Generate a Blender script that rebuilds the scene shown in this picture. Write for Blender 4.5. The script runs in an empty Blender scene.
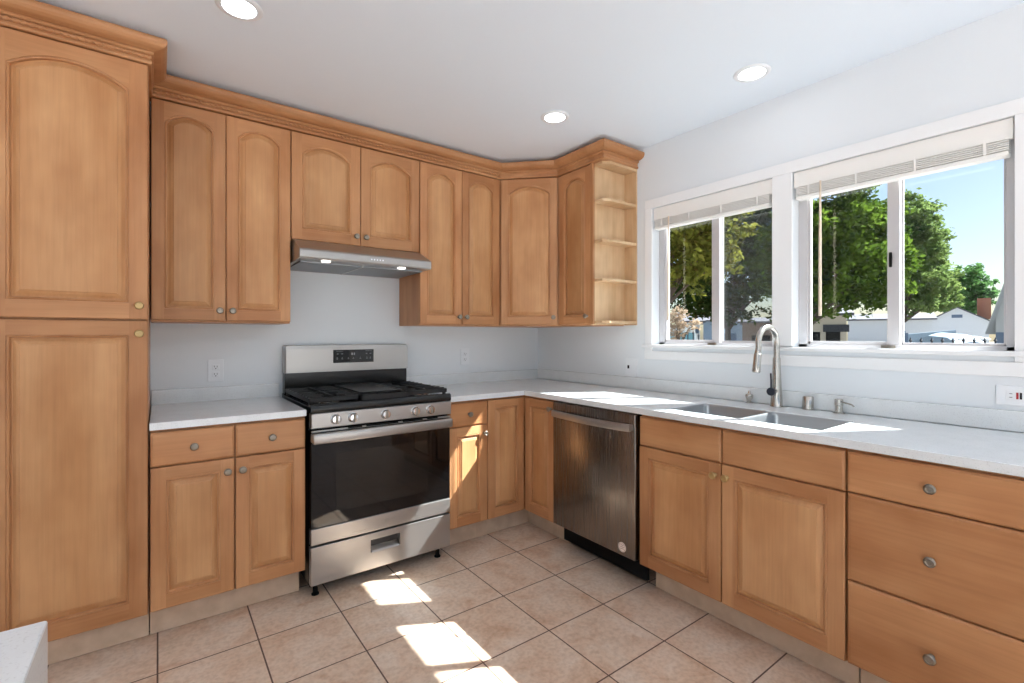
import bpy, bmesh, math, random
from mathutils import Vector, Matrix
random.seed(7)
S = bpy.context.scene
COL = S.collection
PI = math.pi

# ------------------------------------------------------------------ camera, sky, sun, exposure
cam_d = bpy.data.cameras.new('camera'); cam = bpy.data.objects.new('camera', cam_d); COL.objects.link(cam)
cam_d.sensor_width = 36.0; cam_d.lens = 476.54/1024*36
cam_d.shift_y = -(341.5-335.18)/1024
cam_d.clip_start = 0.02; cam_d.clip_end = 500
cam.location = (-2.503, -3.0197, 1.264)
cam.rotation_euler = (PI/2, 0, -0.6383)
S.camera = cam

SUN_DIR = Vector((-0.888, 0.485, -1.0)).normalized()      # the way the light travels
sun_d = bpy.data.lights.new('sun', 'SUN'); sun = bpy.data.objects.new('sun', sun_d); COL.objects.link(sun)
sun_d.energy = 28.0; sun_d.angle = math.radians(0.6); sun_d.color = (0.97, 0.98, 1.0)
sun.rotation_euler = SUN_DIR.to_track_quat('-Z', 'Y').to_euler(); sun.location = (6, -2, 8)

W = bpy.data.worlds.new('sky'); S.world = W; W.use_nodes = True
wn = W.node_tree.nodes; wl = W.node_tree.links; wn.clear()
w_out = wn.new('ShaderNodeOutputWorld'); w_bg = wn.new('ShaderNodeBackground')
w_sky = wn.new('ShaderNodeTexSky'); w_sky.sky_type = 'NISHITA'; w_sky.sun_disc = False
w_sky.sun_elevation = math.radians(45); w_sky.sun_rotation = math.atan2(0.878, -0.49)
w_sky.air_density = 1.0; w_sky.dust_density = 1.2; w_sky.ozone_density = 1.2
w_bg.inputs['Strength'].default_value = 0.17
wl.new(w_sky.outputs[0], w_bg.inputs['Color']); wl.new(w_bg.outputs[0], w_out.inputs['Surface'])

DOWNLIGHT = 16.0
vs = S.view_settings
vs.view_transform = 'Standard'; vs.look = 'None'; vs.gamma = 1.0; vs.use_curve_mapping = False
vs.exposure = 0.02
S.cycles.max_bounces = 10; S.cycles.diffuse_bounces = 6; S.cycles.glossy_bounces = 4
S.cycles.transparent_max_bounces = 16; S.cycles.sample_clamp_indirect = 6.0

# ------------------------------------------------------------------ materials
def lin(c):
    return tuple((x/12.92 if x <= .04045 else ((x+.055)/1.055)**2.4) for x in (v/255 for v in c)) + (1.0,)
MATS = {}
def mat(name, col, rough=.5, metal=0.0, spec=.5, emit=0, coat=0):
    if name in MATS: return MATS[name]
    m = bpy.data.materials.new(name); m.use_nodes = True
    b = m.node_tree.nodes['Principled BSDF']
    b.inputs['Base Color'].default_value = lin(col); b.inputs['Roughness'].default_value = rough
    b.inputs['Metallic'].default_value = metal; b.inputs['Specular IOR Level'].default_value = spec
    b.inputs['Coat Weight'].default_value = coat
    if emit:
        b.inputs['Emission Color'].default_value = lin(col); b.inputs['Emission Strength'].default_value = emit
    MATS[name] = m; return m
def nodes(m):
    nt = m.node_tree; return nt.nodes, nt.links, nt.nodes['Principled BSDF']
def N(ns, typ, **kw):
    n = ns.new(typ)
    for k, v in kw.items():
        if k in n.inputs: n.inputs[k].default_value = v
        else: setattr(n, k, v)
    return n
def ramp(ns, pts):
    r = ns.new('ShaderNodeValToRGB'); e = r.color_ramp.elements
    while len(e) < len(pts): e.new(.5)
    for k, (p, c) in enumerate(pts): e[k].position = p; e[k].color = lin(c)
    return r

def wood(name, grain, light=(214,170,126), dark=(194,144,99), rough=.36):
    m = mat(name, light, rough, spec=.35); ns, ln, b = nodes(m)
    tc = ns.new('ShaderNodeTexCoord'); oi = ns.new('ShaderNodeObjectInfo')
    sh = N(ns, 'ShaderNodeVectorMath', operation='SCALE'); sh.inputs[0].default_value = (37, 23, 51)
    ln.new(oi.outputs['Random'], sh.inputs['Scale'])
    ad = N(ns, 'ShaderNodeVectorMath', operation='ADD'); ln.new(tc.outputs['Object'], ad.inputs[0]); ln.new(sh.outputs[0], ad.inputs[1])
    def mp(sc):
        p = ns.new('ShaderNodeMapping'); p.inputs['Scale'].default_value = sc; ln.new(ad.outputs[0], p.inputs['Vector']); return p
    g = (lambda a, c: (a, a, c)) if grain == 'v' else (lambda a, c: (c, a, a))
    n1 = N(ns, 'ShaderNodeTexNoise', Scale=1.0, Detail=5.0, Roughness=.55, Distortion=.8); ln.new(mp(g(6.5, .8)).outputs[0], n1.inputs['Vector'])
    n2 = N(ns, 'ShaderNodeTexNoise', Scale=1.0, Detail=3.0, Roughness=.6, Distortion=.2); ln.new(mp(g(90, 3)).outputs[0], n2.inputs['Vector'])
    n3 = N(ns, 'ShaderNodeTexNoise', Scale=1.0, Detail=3.0, Roughness=.6); ln.new(mp(g(4, 2.2)).outputs[0], n3.inputs['Vector'])
    r1 = ramp(ns, [(.30, dark), (.70, light)]); ln.new(n1.outputs['Fac'], r1.inputs['Fac'])
    r2 = ramp(ns, [(.30, (238,236,234)), (.60, (255,255,255))]); ln.new(n2.outputs['Fac'], r2.inputs['Fac'])
    r3 = ramp(ns, [(.28, (214,196,180)), (.62, (255,255,255))]); ln.new(n3.outputs['Fac'], r3.inputs['Fac'])
    m1 = N(ns, 'ShaderNodeMix', data_type='RGBA', blend_type='MULTIPLY'); m1.inputs['Factor'].default_value = .6
    ln.new(r1.outputs[0], m1.inputs['A']); ln.new(r2.outputs[0], m1.inputs['B'])
    m2 = N(ns, 'ShaderNodeMix', data_type='RGBA', blend_type='MULTIPLY'); m2.inputs['Factor'].default_value = .8
    ln.new(m1.outputs['Result'], m2.inputs['A']); ln.new(r3.outputs[0], m2.inputs['B'])
    hv = ns.new('ShaderNodeHueSaturation'); mr = N(ns, 'ShaderNodeMapRange'); mr.inputs['To Min'].default_value = .93; mr.inputs['To Max'].default_value = 1.06
    ln.new(oi.outputs['Random'], mr.inputs['Value']); ln.new(mr.outputs[0], hv.inputs['Value']); ln.new(m2.outputs['Result'], hv.inputs['Color'])
    ln.new(hv.outputs[0], b.inputs['Base Color'])
    return m
WV = wood('maple_vertical', 'v', (206,155,110), (184,129,86)); WH = wood('maple_horizontal', 'h', (206,155,110), (184,129,86))
WF = wood('maple_panel', 'v', (210,163,117), (194,142,95))
WP = wood('maple_pale', 'v', (226,198,160), (212,178,138), .5)
WPH = wood('maple_pale_shelf', 'h', (226,198,160), (212,178,138), .5)

def brushed(name, col, rough, axis, amt=.12, metal=.86):
    m = mat(name, col, rough, metal); ns, ln, b = nodes(m)
    tc = ns.new('ShaderNodeTexCoord'); p = ns.new('ShaderNodeMapping')
    p.inputs['Scale'].default_value = {'x': (3, 400, 400), 'z': (400, 400, 3)}[axis]
    n = N(ns, 'ShaderNodeTexNoise', Scale=1.0, Detail=2.0); ln.new(tc.outputs['Object'], p.inputs['Vector']); ln.new(p.outputs[0], n.inputs['Vector'])
    mr = N(ns, 'ShaderNodeMapRange'); mr.inputs['To Min'].default_value = rough-amt*.6; mr.inputs['To Max'].default_value = rough+amt
    ln.new(n.outputs['Fac'], mr.inputs['Value']); ln.new(mr.outputs[0], b.inputs['Roughness'])
    bp = N(ns, 'ShaderNodeBump', Strength=.03 if axis == 'x' else .006, Distance=.001); ln.new(n.outputs['Fac'], bp.inputs['Height'])
    if axis == 'x': ln.new(bp.outputs[0], b.inputs['Normal'])
    return m
STEEL = brushed('brushed_steel', (174,171,168), .30, 'x')
STEELD = brushed('brushed_dark_steel', (136,129,123), .27, 'z', .012, 1.0)
SINKM = brushed('sink_steel', (166,170,173), .30, 'x')
NICKEL = mat('brushed_nickel', (190,186,180), .27, 1.0)
CHROME = mat('bright_chrome', (225,225,226), .12, 1.0)
PEWTER = mat('antique_pewter', (150,143,132), .33, 1.0)
BRASSY = mat('antique_brass', (184,158,112), .35, 1.0)
BLACK = mat('black_enamel', (14,14,15), .22, spec=.5)
IRON = mat('cast_iron', (20,20,21), .55)
DARK = mat('dark_recess', (12,11,11), .7, spec=.2)
GLASSB = mat('black_oven_glass', (8,8,9), .04, spec=.5)
GLASSI = mat('oven_window_glass', (30,27,24), .05, spec=.5)
INK = mat('pale_marking', (205,208,210), .5)
WHITE = mat('white_plastic', (231,235,239), .4)
OFFW = mat('white_trim_paint', (238,239,240), .35)
BLINDM = mat('white_blind', (238,236,232), .45)
ALU = mat('window_aluminium', (200,197,198), .4, .3)
WAND = mat('clear_wand', (222,206,186), .3)
NAVY = mat('navy_rubber', (22,26,40), .4)
LENS = mat('lamp_lens', (250,251,255), .5, emit=DOWNLIGHT)
HLENS = mat('hood_lamp_lens', (255,252,246), .5, emit=3.0)
RED = mat('red_button', (170,40,44), .5)

def paint(name, col, rough, bump=.02):
    m = mat(name, col, rough, spec=.4); ns, ln, b = nodes(m)
    tc = ns.new('ShaderNodeTexCoord'); n = N(ns, 'ShaderNodeTexNoise', Scale=90.0, Detail=3.0); ln.new(tc.outputs['Object'], n.inputs['Vector'])
    bp = N(ns, 'ShaderNodeBump', Strength=bump, Distance=.004); ln.new(n.outputs['Fac'], bp.inputs['Height']); ln.new(bp.outputs[0], b.inputs['Normal'])
    return m
WALLM = paint('wall_paint', (226,231,235), .45)
CEILM = paint('ceiling_paint', (229,239,249), .5)

def quartz():
    m = mat('white_quartz', (224,228,230), .13, spec=.5); ns, ln, b = nodes(m)
    tc = ns.new('ShaderNodeTexCoord')
    n = N(ns, 'ShaderNodeTexNoise', Scale=260.0, Detail=2.0); ln.new(tc.outputs['Object'], n.inputs['Vector'])
    n2 = N(ns, 'ShaderNodeTexNoise', Scale=14.0, Detail=4.0); ln.new(tc.outputs['Object'], n2.inputs['Vector'])
    r = ramp(ns, [(.30, (212,215,217)), (.42, (226,230,232))]); ln.new(n.outputs['Fac'], r.inputs['Fac'])
    r2 = ramp(ns, [(.3, (250,250,250)), (.6, (255,255,255))]); ln.new(n2.outputs['Fac'], r2.inputs['Fac'])
    mx = N(ns, 'ShaderNodeMix', data_type='RGBA', blend_type='MULTIPLY'); mx.inputs['Factor'].default_value = 1
    ln.new(r.outputs[0], mx.inputs['A']); ln.new(r2.outputs[0], mx.inputs['B']); ln.new(mx.outputs['Result'], b.inputs['Base Color'])
    return m
QUARTZ = quartz()

def tile_floor():
    m = mat('ceramic_floor_tile', (205,172,146), .38, spec=.4); ns, ln, b = nodes(m)
    tc = ns.new('ShaderNodeTexCoord'); p = ns.new('ShaderNodeMapping'); T = .3364
    p.inputs['Location'].default_value = (0.8239, 0.8034, 0); ln.new(tc.outputs['Object'], p.inputs['Vector'])
    br = ns.new('ShaderNodeTexBrick'); br.offset = 0; br.squash = 1
    br.inputs['Scale'].default_value = 1; br.inputs['Brick Width'].default_value = T; br.inputs['Row Height'].default_value = T
    br.inputs['Mortar Size'].default_value = .0030; br.inputs['Mortar Smooth'].default_value = .1; br.inputs['Bias'].default_value = 0
    br.inputs['Color1'].default_value = (.0, .0, .0, 1); br.inputs['Color2'].default_value = (1, 1, 1, 1); br.inputs['Mortar'].default_value = (.5, .5, .5, 1)
    ln.new(p.outputs[0], br.inputs['Vector'])
    # every tile gets its own piece of the mottled pattern
    sc = N(ns, 'ShaderNodeVectorMath', operation='SCALE'); sc.inputs[0].default_value = (13, 29, 7); ln.new(br.outputs['Color'], sc.inputs['Scale'])
    ad = N(ns, 'ShaderNodeVectorMath', operation='ADD'); ln.new(tc.outputs['Object'], ad.inputs[0]); ln.new(sc.outputs[0], ad.inputs[1])
    n1 = N(ns, 'ShaderNodeTexNoise', Scale=6.5, Detail=6.0, Roughness=.62, Distortion=.6); ln.new(ad.outputs[0], n1.inputs['Vector'])
    n2 = N(ns, 'ShaderNodeTexNoise', Scale=60.0, Detail=3.0); ln.new(ad.outputs[0], n2.inputs['Vector'])
    r1 = ramp(ns, [(.30, (214,178,149)), (.46, (229,204,181)), (.68, (236,219,202))]); ln.new(n1.outputs['Fac'], r1.inputs['Fac'])
    r2 = ramp(ns, [(.3, (236,232,228)), (.6, (255,255,255))]); ln.new(n2.outputs['Fac'], r2.inputs['Fac'])
    mx = N(ns, 'ShaderNodeMix', data_type='RGBA', blend_type='MULTIPLY'); mx.inputs['Factor'].default_value = 1
    ln.new(r1.outputs[0], mx.inputs['A']); ln.new(r2.outputs[0], mx.inputs['B'])
    mo = N(ns, 'ShaderNodeMix', data_type='RGBA'); ln.new(br.outputs['Fac'], mo.inputs['Factor']); ln.new(mx.outputs['Result'], mo.inputs['A'])
    mo.inputs['B'].default_value = lin((98,72,60)); ln.new(mo.outputs['Result'], b.inputs['Base Color'])
    inv = N(ns, 'ShaderNodeMath', operation='SUBTRACT'); inv.inputs[0].default_value = 1; ln.new(br.outputs['Fac'], inv.inputs[1])
    bp = N(ns, 'ShaderNodeBump', Strength=.35, Distance=.003); ln.new(inv.outputs[0], bp.inputs['Height']); ln.new(bp.outputs[0], b.inputs['Normal'])
    return m
TILE = tile_floor()

def toe_mat():
    m = mat('toe_kick_board', (196,172,150), .5); ns, ln, b = nodes(m)
    tc = ns.new('ShaderNodeTexCoord'); n = N(ns, 'ShaderNodeTexNoise', Scale=14.0, Detail=5.0); ln.new(tc.outputs['Object'], n.inputs['Vector'])
    r = ramp(ns, [(.3, (200,176,150)), (.7, (220,198,174))]); ln.new(n.outputs['Fac'], r.inputs['Fac']); ln.new(r.outputs[0], b.inputs['Base Color'])
    return m
TOE = toe_mat()

def pane_mat(name, tint=(1, 1, 1), mesh=0):
    m = bpy.data.materials.new(name); m.use_nodes = True; ns = m.node_tree.nodes; ln = m.node_tree.links; ns.clear()
    o = ns.new('ShaderNodeOutputMaterial'); t = ns.new('ShaderNodeBsdfTransparent'); t.inputs[0].default_value = (*tint, 1)
    if mesh:
        g = ns.new('ShaderNodeBsdfDiffuse'); g.inputs[0].default_value = lin((98,100,104)); f = mesh
        mx = ns.new('ShaderNodeMixShader'); mx.inputs[0].default_value = mesh
    else:
        g = ns.new('ShaderNodeBsdfGlossy'); g.inputs['Roughness'].default_value = .0
        mx = ns.new('ShaderNodeMixShader'); fr = ns.new('ShaderNodeFresnel'); fr.inputs[0].default_value = 1.45; ge = ns.new('ShaderNodeNewGeometry'); no = N(ns, 'ShaderNodeMath', operation='SUBTRACT'); no.inputs[0].default_value = 1; ln.new(ge.outputs['Backfacing'], no.inputs[1])
        pr = N(ns, 'ShaderNodeMath', operation='MULTIPLY'); ln.new(fr.outputs[0], pr.inputs[0]); ln.new(no.outputs[0], pr.inputs[1]); ln.new(pr.outputs[0], mx.inputs[0])
    ln.new(t.outputs[0], mx.inputs[1]); ln.new(g.outputs[0], mx.inputs[2]); ln.new(mx.outputs[0], o.inputs[0])
    return m
PANE = pane_mat('window_glass', (.97, .99, .98)); SCREEN = pane_mat('insect_screen', mesh=.2)

# ------------------------------------------------------------------ mesh helpers
class MB:
    def __init__(s): s.bm = bmesh.new()
    def _face(s, vs, mi=0):
        try: f = s.bm.faces.new(vs); f.material_index = mi; return f
        except ValueError: return None
    def box(s, x0, x1, y0, y1, z0, z1, bev=0, mi=0, seg=2):
        x0, x1 = min(x0, x1), max(x0, x1); y0, y1 = min(y0, y1), max(y0, y1); z0, z1 = min(z0, z1), max(z0, z1)
        r = bmesh.ops.create_cube(s.bm, size=1); vs = r['verts']
        for v in vs: v.co = Vector(((x0+x1)/2+v.co.x*(x1-x0), (y0+y1)/2+v.co.y*(y1-y0), (z0+z1)/2+v.co.z*(z1-z0)))
        for f in {f for v in vs for f in v.link_faces}: f.material_index = mi
        if bev:
            es = list({e for v in vs for e in v.link_edges})
            bmesh.ops.bevel(s.bm, geom=es, offset=min(bev, .45*min(x1-x0, y1-y0, z1-z0)), segments=seg, affect='EDGES', profile=.5, material=mi)
        return s
    def loops(s, rings, mi=0, cap0=False, cap1=False, closed=True):
        vr = [[s.bm.verts.new(p) for p in r] for r in rings]
        for a, b in zip(vr, vr[1:]):
            n = len(a)
            for i in range(n if closed else n-1):
                j = (i+1) % n; s._face((a[i], a[j], b[j], b[i]), mi)
        if cap0: s._face(list(reversed(vr[0])), mi)
        if cap1: s._face(vr[-1], mi)
        return s
    def poly(s, pts, mi=0): s._face([s.bm.verts.new(p) for p in pts], mi); return s
    def lathe(s, prof, o=(0, 0, 0), axis='z', n=24, mi=0, sx=1, cap=True):
        o = Vector(o); rings = []
        for r, h in prof:
            ring = []
            for k in range(n):
                a = 2*PI*k/n; c, d = r*math.cos(a), r*math.sin(a)
                ring.append(o+{'z': Vector((c, d, h)), '-y': Vector((c*sx, -h, d)), '-x': Vector((-h, -c, d)), 'y': Vector((c, h, d))}[axis])
            rings.append(ring)
        return s.loops(rings, mi, cap and prof[0][0] > 1e-6, cap and prof[-1][0] > 1e-6)
    def tube(s, path, rad, n=10, mi=0, cap=True):
        path = [Vector(p) for p in path]; m = len(path)
        rs = rad if isinstance(rad, (list, tuple)) else [rad]*m; rings = []; up = None
        for i in range(m):
            t = (path[min(i+1, m-1)]-path[max(i-1, 0)]).normalized()
            if up is None: up = Vector((0, 0, 1)) if abs(t.z) < .9 else Vector((1, 0, 0))
            a = t.cross(up).normalized(); b = a.cross(t).normalized(); up = b
            rings.append([path[i]+rs[i]*(math.cos(2*PI*k/n)*a+math.sin(2*PI*k/n)*b) for k in range(n)])
        return s.loops(rings, mi, cap, cap)
    def prism(s, pts, axis, a, b, mi=0):
        f = {'x': lambda p, c: (c, p[0], p[1]), 'y': lambda p, c: (p[0], c, p[1]), 'z': lambda p, c: (p[0], p[1], c)}[axis]
        return s.loops([[f(p, a) for p in pts], [f(p, b) for p in pts]], mi, True, True)
    def cells(s, us, vs_, keep, axis, a, b, mi=0):
        f = {'x': lambda u, v, c: (c, u, v), 'y': lambda u, v, c: (u, c, v), 'z': lambda u, v, c: (u, v, c)}[axis]
        d = {}
        def vt(i, j, c):
            if (i, j, c) not in d: d[i, j, c] = s.bm.verts.new(f(us[i], vs_[j], c))
            return d[i, j, c]
        K = {(i, j) for i in range(len(us)-1) for j in range(len(vs_)-1) if keep((us[i]+us[i+1])/2, (vs_[j]+vs_[j+1])/2)}
        for i, j in K:
            for c in (a, b): s._face((vt(i, j, c), vt(i+1, j, c), vt(i+1, j+1, c), vt(i, j+1, c)), mi)
            for di, dj, e in ((-1, 0, ((i, j), (i, j+1))), (1, 0, ((i+1, j), (i+1, j+1))), (0, -1, ((i, j), (i+1, j))), (0, 1, ((i, j+1), (i+1, j+1)))):
                if (i+di, j+dj) not in K: s._face((vt(*e[0], a), vt(*e[1], a), vt(*e[1], b), vt(*e[0], b)), mi)
        return s
    def build(s, name, mats, parent=None, smooth=False, bevel=0):
        bm = s.bm; bmesh.ops.remove_doubles(bm, verts=bm.verts, dist=1e-6)
        bmesh.ops.recalc_face_normals(bm, faces=bm.faces)
        me = bpy.data.meshes.new(name); bm.to_mesh(me); bm.free()
        for m in (mats if isinstance(mats, (list, tuple)) else [mats]): me.materials.append(m)
        o = bpy.data.objects.new(name, me); COL.objects.link(o)
        if parent is not None: o.parent = parent
        if smooth:
            for p in me.polygons: p.use_smooth = True
            try: me.set_sharp_from_angle(angle=math.radians(38))
            except Exception: pass
        if bevel:
            md = o.modifiers.new('bevel', 'BEVEL'); md.width = bevel; md.segments = 2; md.limit_method = 'ANGLE'; md.angle_limit = math.radians(40)
        return o
def tag(o, label, cat, group=None):
    o['label'] = label; o['category'] = cat
    if group: o['group'] = group
    return o
def thing(name, label, cat, loc=(0, 0, 0), rz=0, group=None):
    o = bpy.data.objects.new(name, None); COL.objects.link(o); o.location = loc; o.rotation_euler = (0, 0, rz); o.empty_display_size = .1
    return tag(o, label, cat, group)
def struct(o): o['kind'] = 'structure'; return o

# ------------------------------------------------------------------ the room
CZ = 2.462; XL, YF = -5.2, -5.0
struct(MB().box(XL-.14, .14, YF-.14, .14, -.12, 0).build('floor', TILE))
struct(MB().box(XL-.14, .14, YF-.14, .14, CZ, CZ+.14).build('ceiling', CEILM))
struct(MB().box(XL-.14, .0, 0, .14, 0, CZ).build('wall_back', WALLM))
W1 = (-1.868, -1.137); W2 = (-2.718, -1.962); WZ0, WZ1 = 1.20, 2.062
struct(MB().cells([YF-.14, W2[0], W2[1], W1[0], W1[1], .14], [0, WZ0, WZ1, CZ],
    lambda y, z: not (WZ0 < z < WZ1 and (W1[0] < y < W1[1] or W2[0] < y < W2[1])), 'x', 0, .14).build('wall_right', WALLM))
PD = (-5.0, -.3)  # unseen wide opening, added to let daylight in from behind the camera
struct(MB().cells([XL-.14, PD[0], PD[1], 0], [0, 2.40, CZ], lambda x, z: not (PD[0] < x < PD[1] and z < 2.40), 'y', YF-.14, YF).build('wall_front', WALLM))
LD = (-3.0, -1.8)  # unseen side opening, added and sized for the daylight it lets in
struct(MB().cells([YF, LD[0], LD[1], 0], [0, .9, 2.10, CZ], lambda y, z: not (LD[0] < y < LD[1] and .9 < z < 2.10), 'x', XL-.14, XL).build('wall_left', WALLM))

# casing round both windows
c = MB(); t = -.013
c.box(t, 0, W1[1], W1[1]+.053, 1.166, 2.062, .002); c.box(t, 0, -2.775, W1[1]+.053, 2.062, 2.118, .002)
c.box(t, 0, W2[1], W1[0], 1.21, 2.062, .002); c.box(t, 0, -2.775, W2[0], 1.166, 2.062, .002)
struct(c.build('trim_1', OFFW))
c = MB(); c.box(-.022, .06, W1[0]+.001, W1[1]-.001, 1.19, 1.2045, .004); c.box(-.022, .06, W2[0]+.001, W2[1]-.001, 1.19, 1.2045, .004)
c = MB(); c.box(-.026, 0, -2.80, W1[1]+.07, 1.186, 1.206, .004); c.box(-.010, 0, -2.79, W1[1]+.06, 1.112, 1.166, .003)
struct(c.build('trim_2', OFFW))

def window(n, y1, y0, mid0, mid1, screen_right):
    """y1 left jamb, y0 right jamb (both seen from inside); mid = meeting stile"""
    z0, z1 = WZ0, WZ1; fx0, fx1 = .062, .118; fw = .042
    f = MB()
    f.box(fx0, fx1, y1-fw, y1, z0, z1, .003); f.box(fx0, fx1, y0, y0+fw*.75, z0, z1, .003)
    f.box(fx0, fx1, y0, y1, z0, z0+.022, .003); f.box(fx0, fx1, y0, y1, z1-.03, z1, .003)
    root = struct(f.build('window_%d' % n, ALU))
    s = MB(); a, b = y1-fw, mid0
    s.box(.066, .088, a-.012, a, z0+.022, z1-.03, .002); s.box(.062, .092, mid1+.006, b, z0+.02, z1-.03, .003)
    s.box(.066, .088, b, a, z0+.022, z0+.036, .002); s.box(.066, .088, b, a, z1-.05, z1-.03, .002)
    s.build('sliding_sash', ALU, root)
    s = MB(); a, b = mid0-.028, y0+fw*.75
    s.box(.094, .112, a-.02, a, z0+.022, z1-.03, .002); s.box(.094, .112, b, b+.010, z0+.022, z1-.03, .002)
    s.box(.094, .112, b, a, z0+.022, z0+.032, .002); s.box(.094, .112, b, a, z1-.05, z1-.03, .002)
    s.build('fixed_sash', ALU, root)
    MB().box(.0755, .0785, mid0+.004, y1-fw-.004, z0+.03, z1-.04).build('glass_pane', PANE, root)
    MB().box(.1015, .1045, y0+fw*.75+.004, mid0-.04, z0+.026, z1-.04).build('glass_pane', PANE, root)
    l = MB(); l.box(.052, .062, mid0-.018, mid0-.008, 1.56, 1.625, .003); l.box(.046, .056, mid0-.019, mid0-.012, 1.60, 1.618, .002)
    if n == 2: l.build('sash_latch', DARK, root)
    MB().box(.05, .062, mid0-.03, mid0+.02, z0+.006, z0+.020, .002).build('sash_catch', PEWTER, root)
    if screen_right:
        sc = MB().box(.1135, .1145, y0+.015, mid0-.05, z0+.02, z1-.02).build('insect_screen', SCREEN, root)
window(1, W1[1], W1[0], -1.497, -1.550, True)
window(2, W2[1], W2[0], -2.322, -2.372, False)

def blind(y1, y0, label, wy):
    r = thing('window_blind', label, 'blind', (0.016, (y0+y1)/2, 1.99), 0, None)
    ox, oy, oz = r.location; h = (y1-y0)/2-.004
    v = MB(); v.box(-.016, -.004, -h, h, -.008, .070, .003); v.box(-.012, .03, -h+.01, h-.01, .03, .066, .002); v.build('valance', BLINDM, r)
    s = MB(); z = -.046
    for k in range(6):
        d = random.uniform(-.001, .001)
        s.box(-.022+d, .026+d, -h+.012, h-.012, z+.0078*k, z+.0046+.0078*k, .001)
    s.build('slat_stack', BLINDM, r)
    MB().box(-.024, .026, -h+.012, h-.012, -.066, -.050, .003).build('bottom_rail', BLINDM, r)
    for q in (-.8, -.25, .3, .82): MB().box(-.0250, -.0235, q*h-.004, q*h+.004, -.05, .0, .0005).build('ladder_tape', BLINDM, r)
    MB().tube([(-.022, wy-oy, -.0), (-.025, wy-oy, -.3), (-.026, wy-oy, -.635)], [.004, .0065, .0075], 8).build('tilt_wand', WAND, r)
blind(W1[1], W1[0], 'raised white slat blind in the window nearer the corner shelves', -1.255)
blind(W2[1], W2[0], 'wider raised white slat blind in the window at the right of the photo', -2.085)

# ------------------------------------------------------------------ recessed ceiling lamps
def downlight(x, y, label):
    r = thing('recessed_ceiling_lamp', label, 'ceiling lamp', (x, y, CZ), 0, 'recessed ceiling lamps')
    MB().lathe([(.0555, -.0005), (.0555, -.006), (.060, -.0075), (.070, -.006), (.0765, -.003), (.078, -.0005)], n=40).build('trim_ring', WHITE, r, True)
    MB().lathe([(.0555, -.0008), (.0555, -.0030), (0, -.0030)], n=40).build('lamp_lens', LENS, r, True)
downlight(-.756, -1.06, 'round recessed ceiling lamp above the inner corner, midmost in the photo')
downlight(-.326, -1.925, 'round recessed ceiling lamp nearest the windows')
downlight(-2.266, -1.03, 'round recessed ceiling lamp near the tall pantry, cut by the photo top')
for x, y, w in ((-2.26, -3.2, 'behind the camera, above the peninsula'), (-.6, -3.6, 'behind the camera, by the window wall'), (-4.0, -2.2, 'beyond the peninsula, by the left wall'),  # unseen lamps, added to brighten the room from outside the view
                (-4.0, -4.6, 'in the far left corner behind the camera'), (-2.3, -4.5, 'at the middle of the added front opening'), (-.7, -4.6, 'in the far right corner behind the camera')):
    downlight(x, y, 'added unseen ceiling lamp ' + w)

# ------------------------------------------------------------------ cabinet parts
def arch_outline(x0, x1, z0, z1, ins, rise, n=14):
    """inner outline of a door frame: straight sides, an eyebrow arch of the given rise on top (z1 its apex); INS moves it inwards"""
    if rise <= 0: return [(x0+ins, z0+ins), (x1-ins, z0+ins), (x1-ins, z1-ins), (x0+ins, z1-ins)]
    w = (x1-x0)/2; R = (w*w+rise*rise)/(2*rise); cx = (x0+x1)/2; cz = z1-R; r = R-ins; hw = w-ins
    a = math.asin(min(1, hw/r)); p = [(x0+ins, z0+ins), (x1-ins, z0+ins)]
    for k in range(n+1):
        t = a-2*a*k/n; p.append((cx+r*math.sin(t), cz+r*math.cos(t)))
    return p
def knob(parent, x, z, yf, m=None):
    MB().lathe([(.009, -.0005), (.0085, .003), (.0055, .006), (.0055, .013), (.0125, .017), (.0155, .021), (.0155, .024), (.012, .028), (.0085, .0285), (.007, .0275), (0, .029)], (x, yf, z), '-y', 20).build('knob', m or PEWTER, parent, True)
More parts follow.
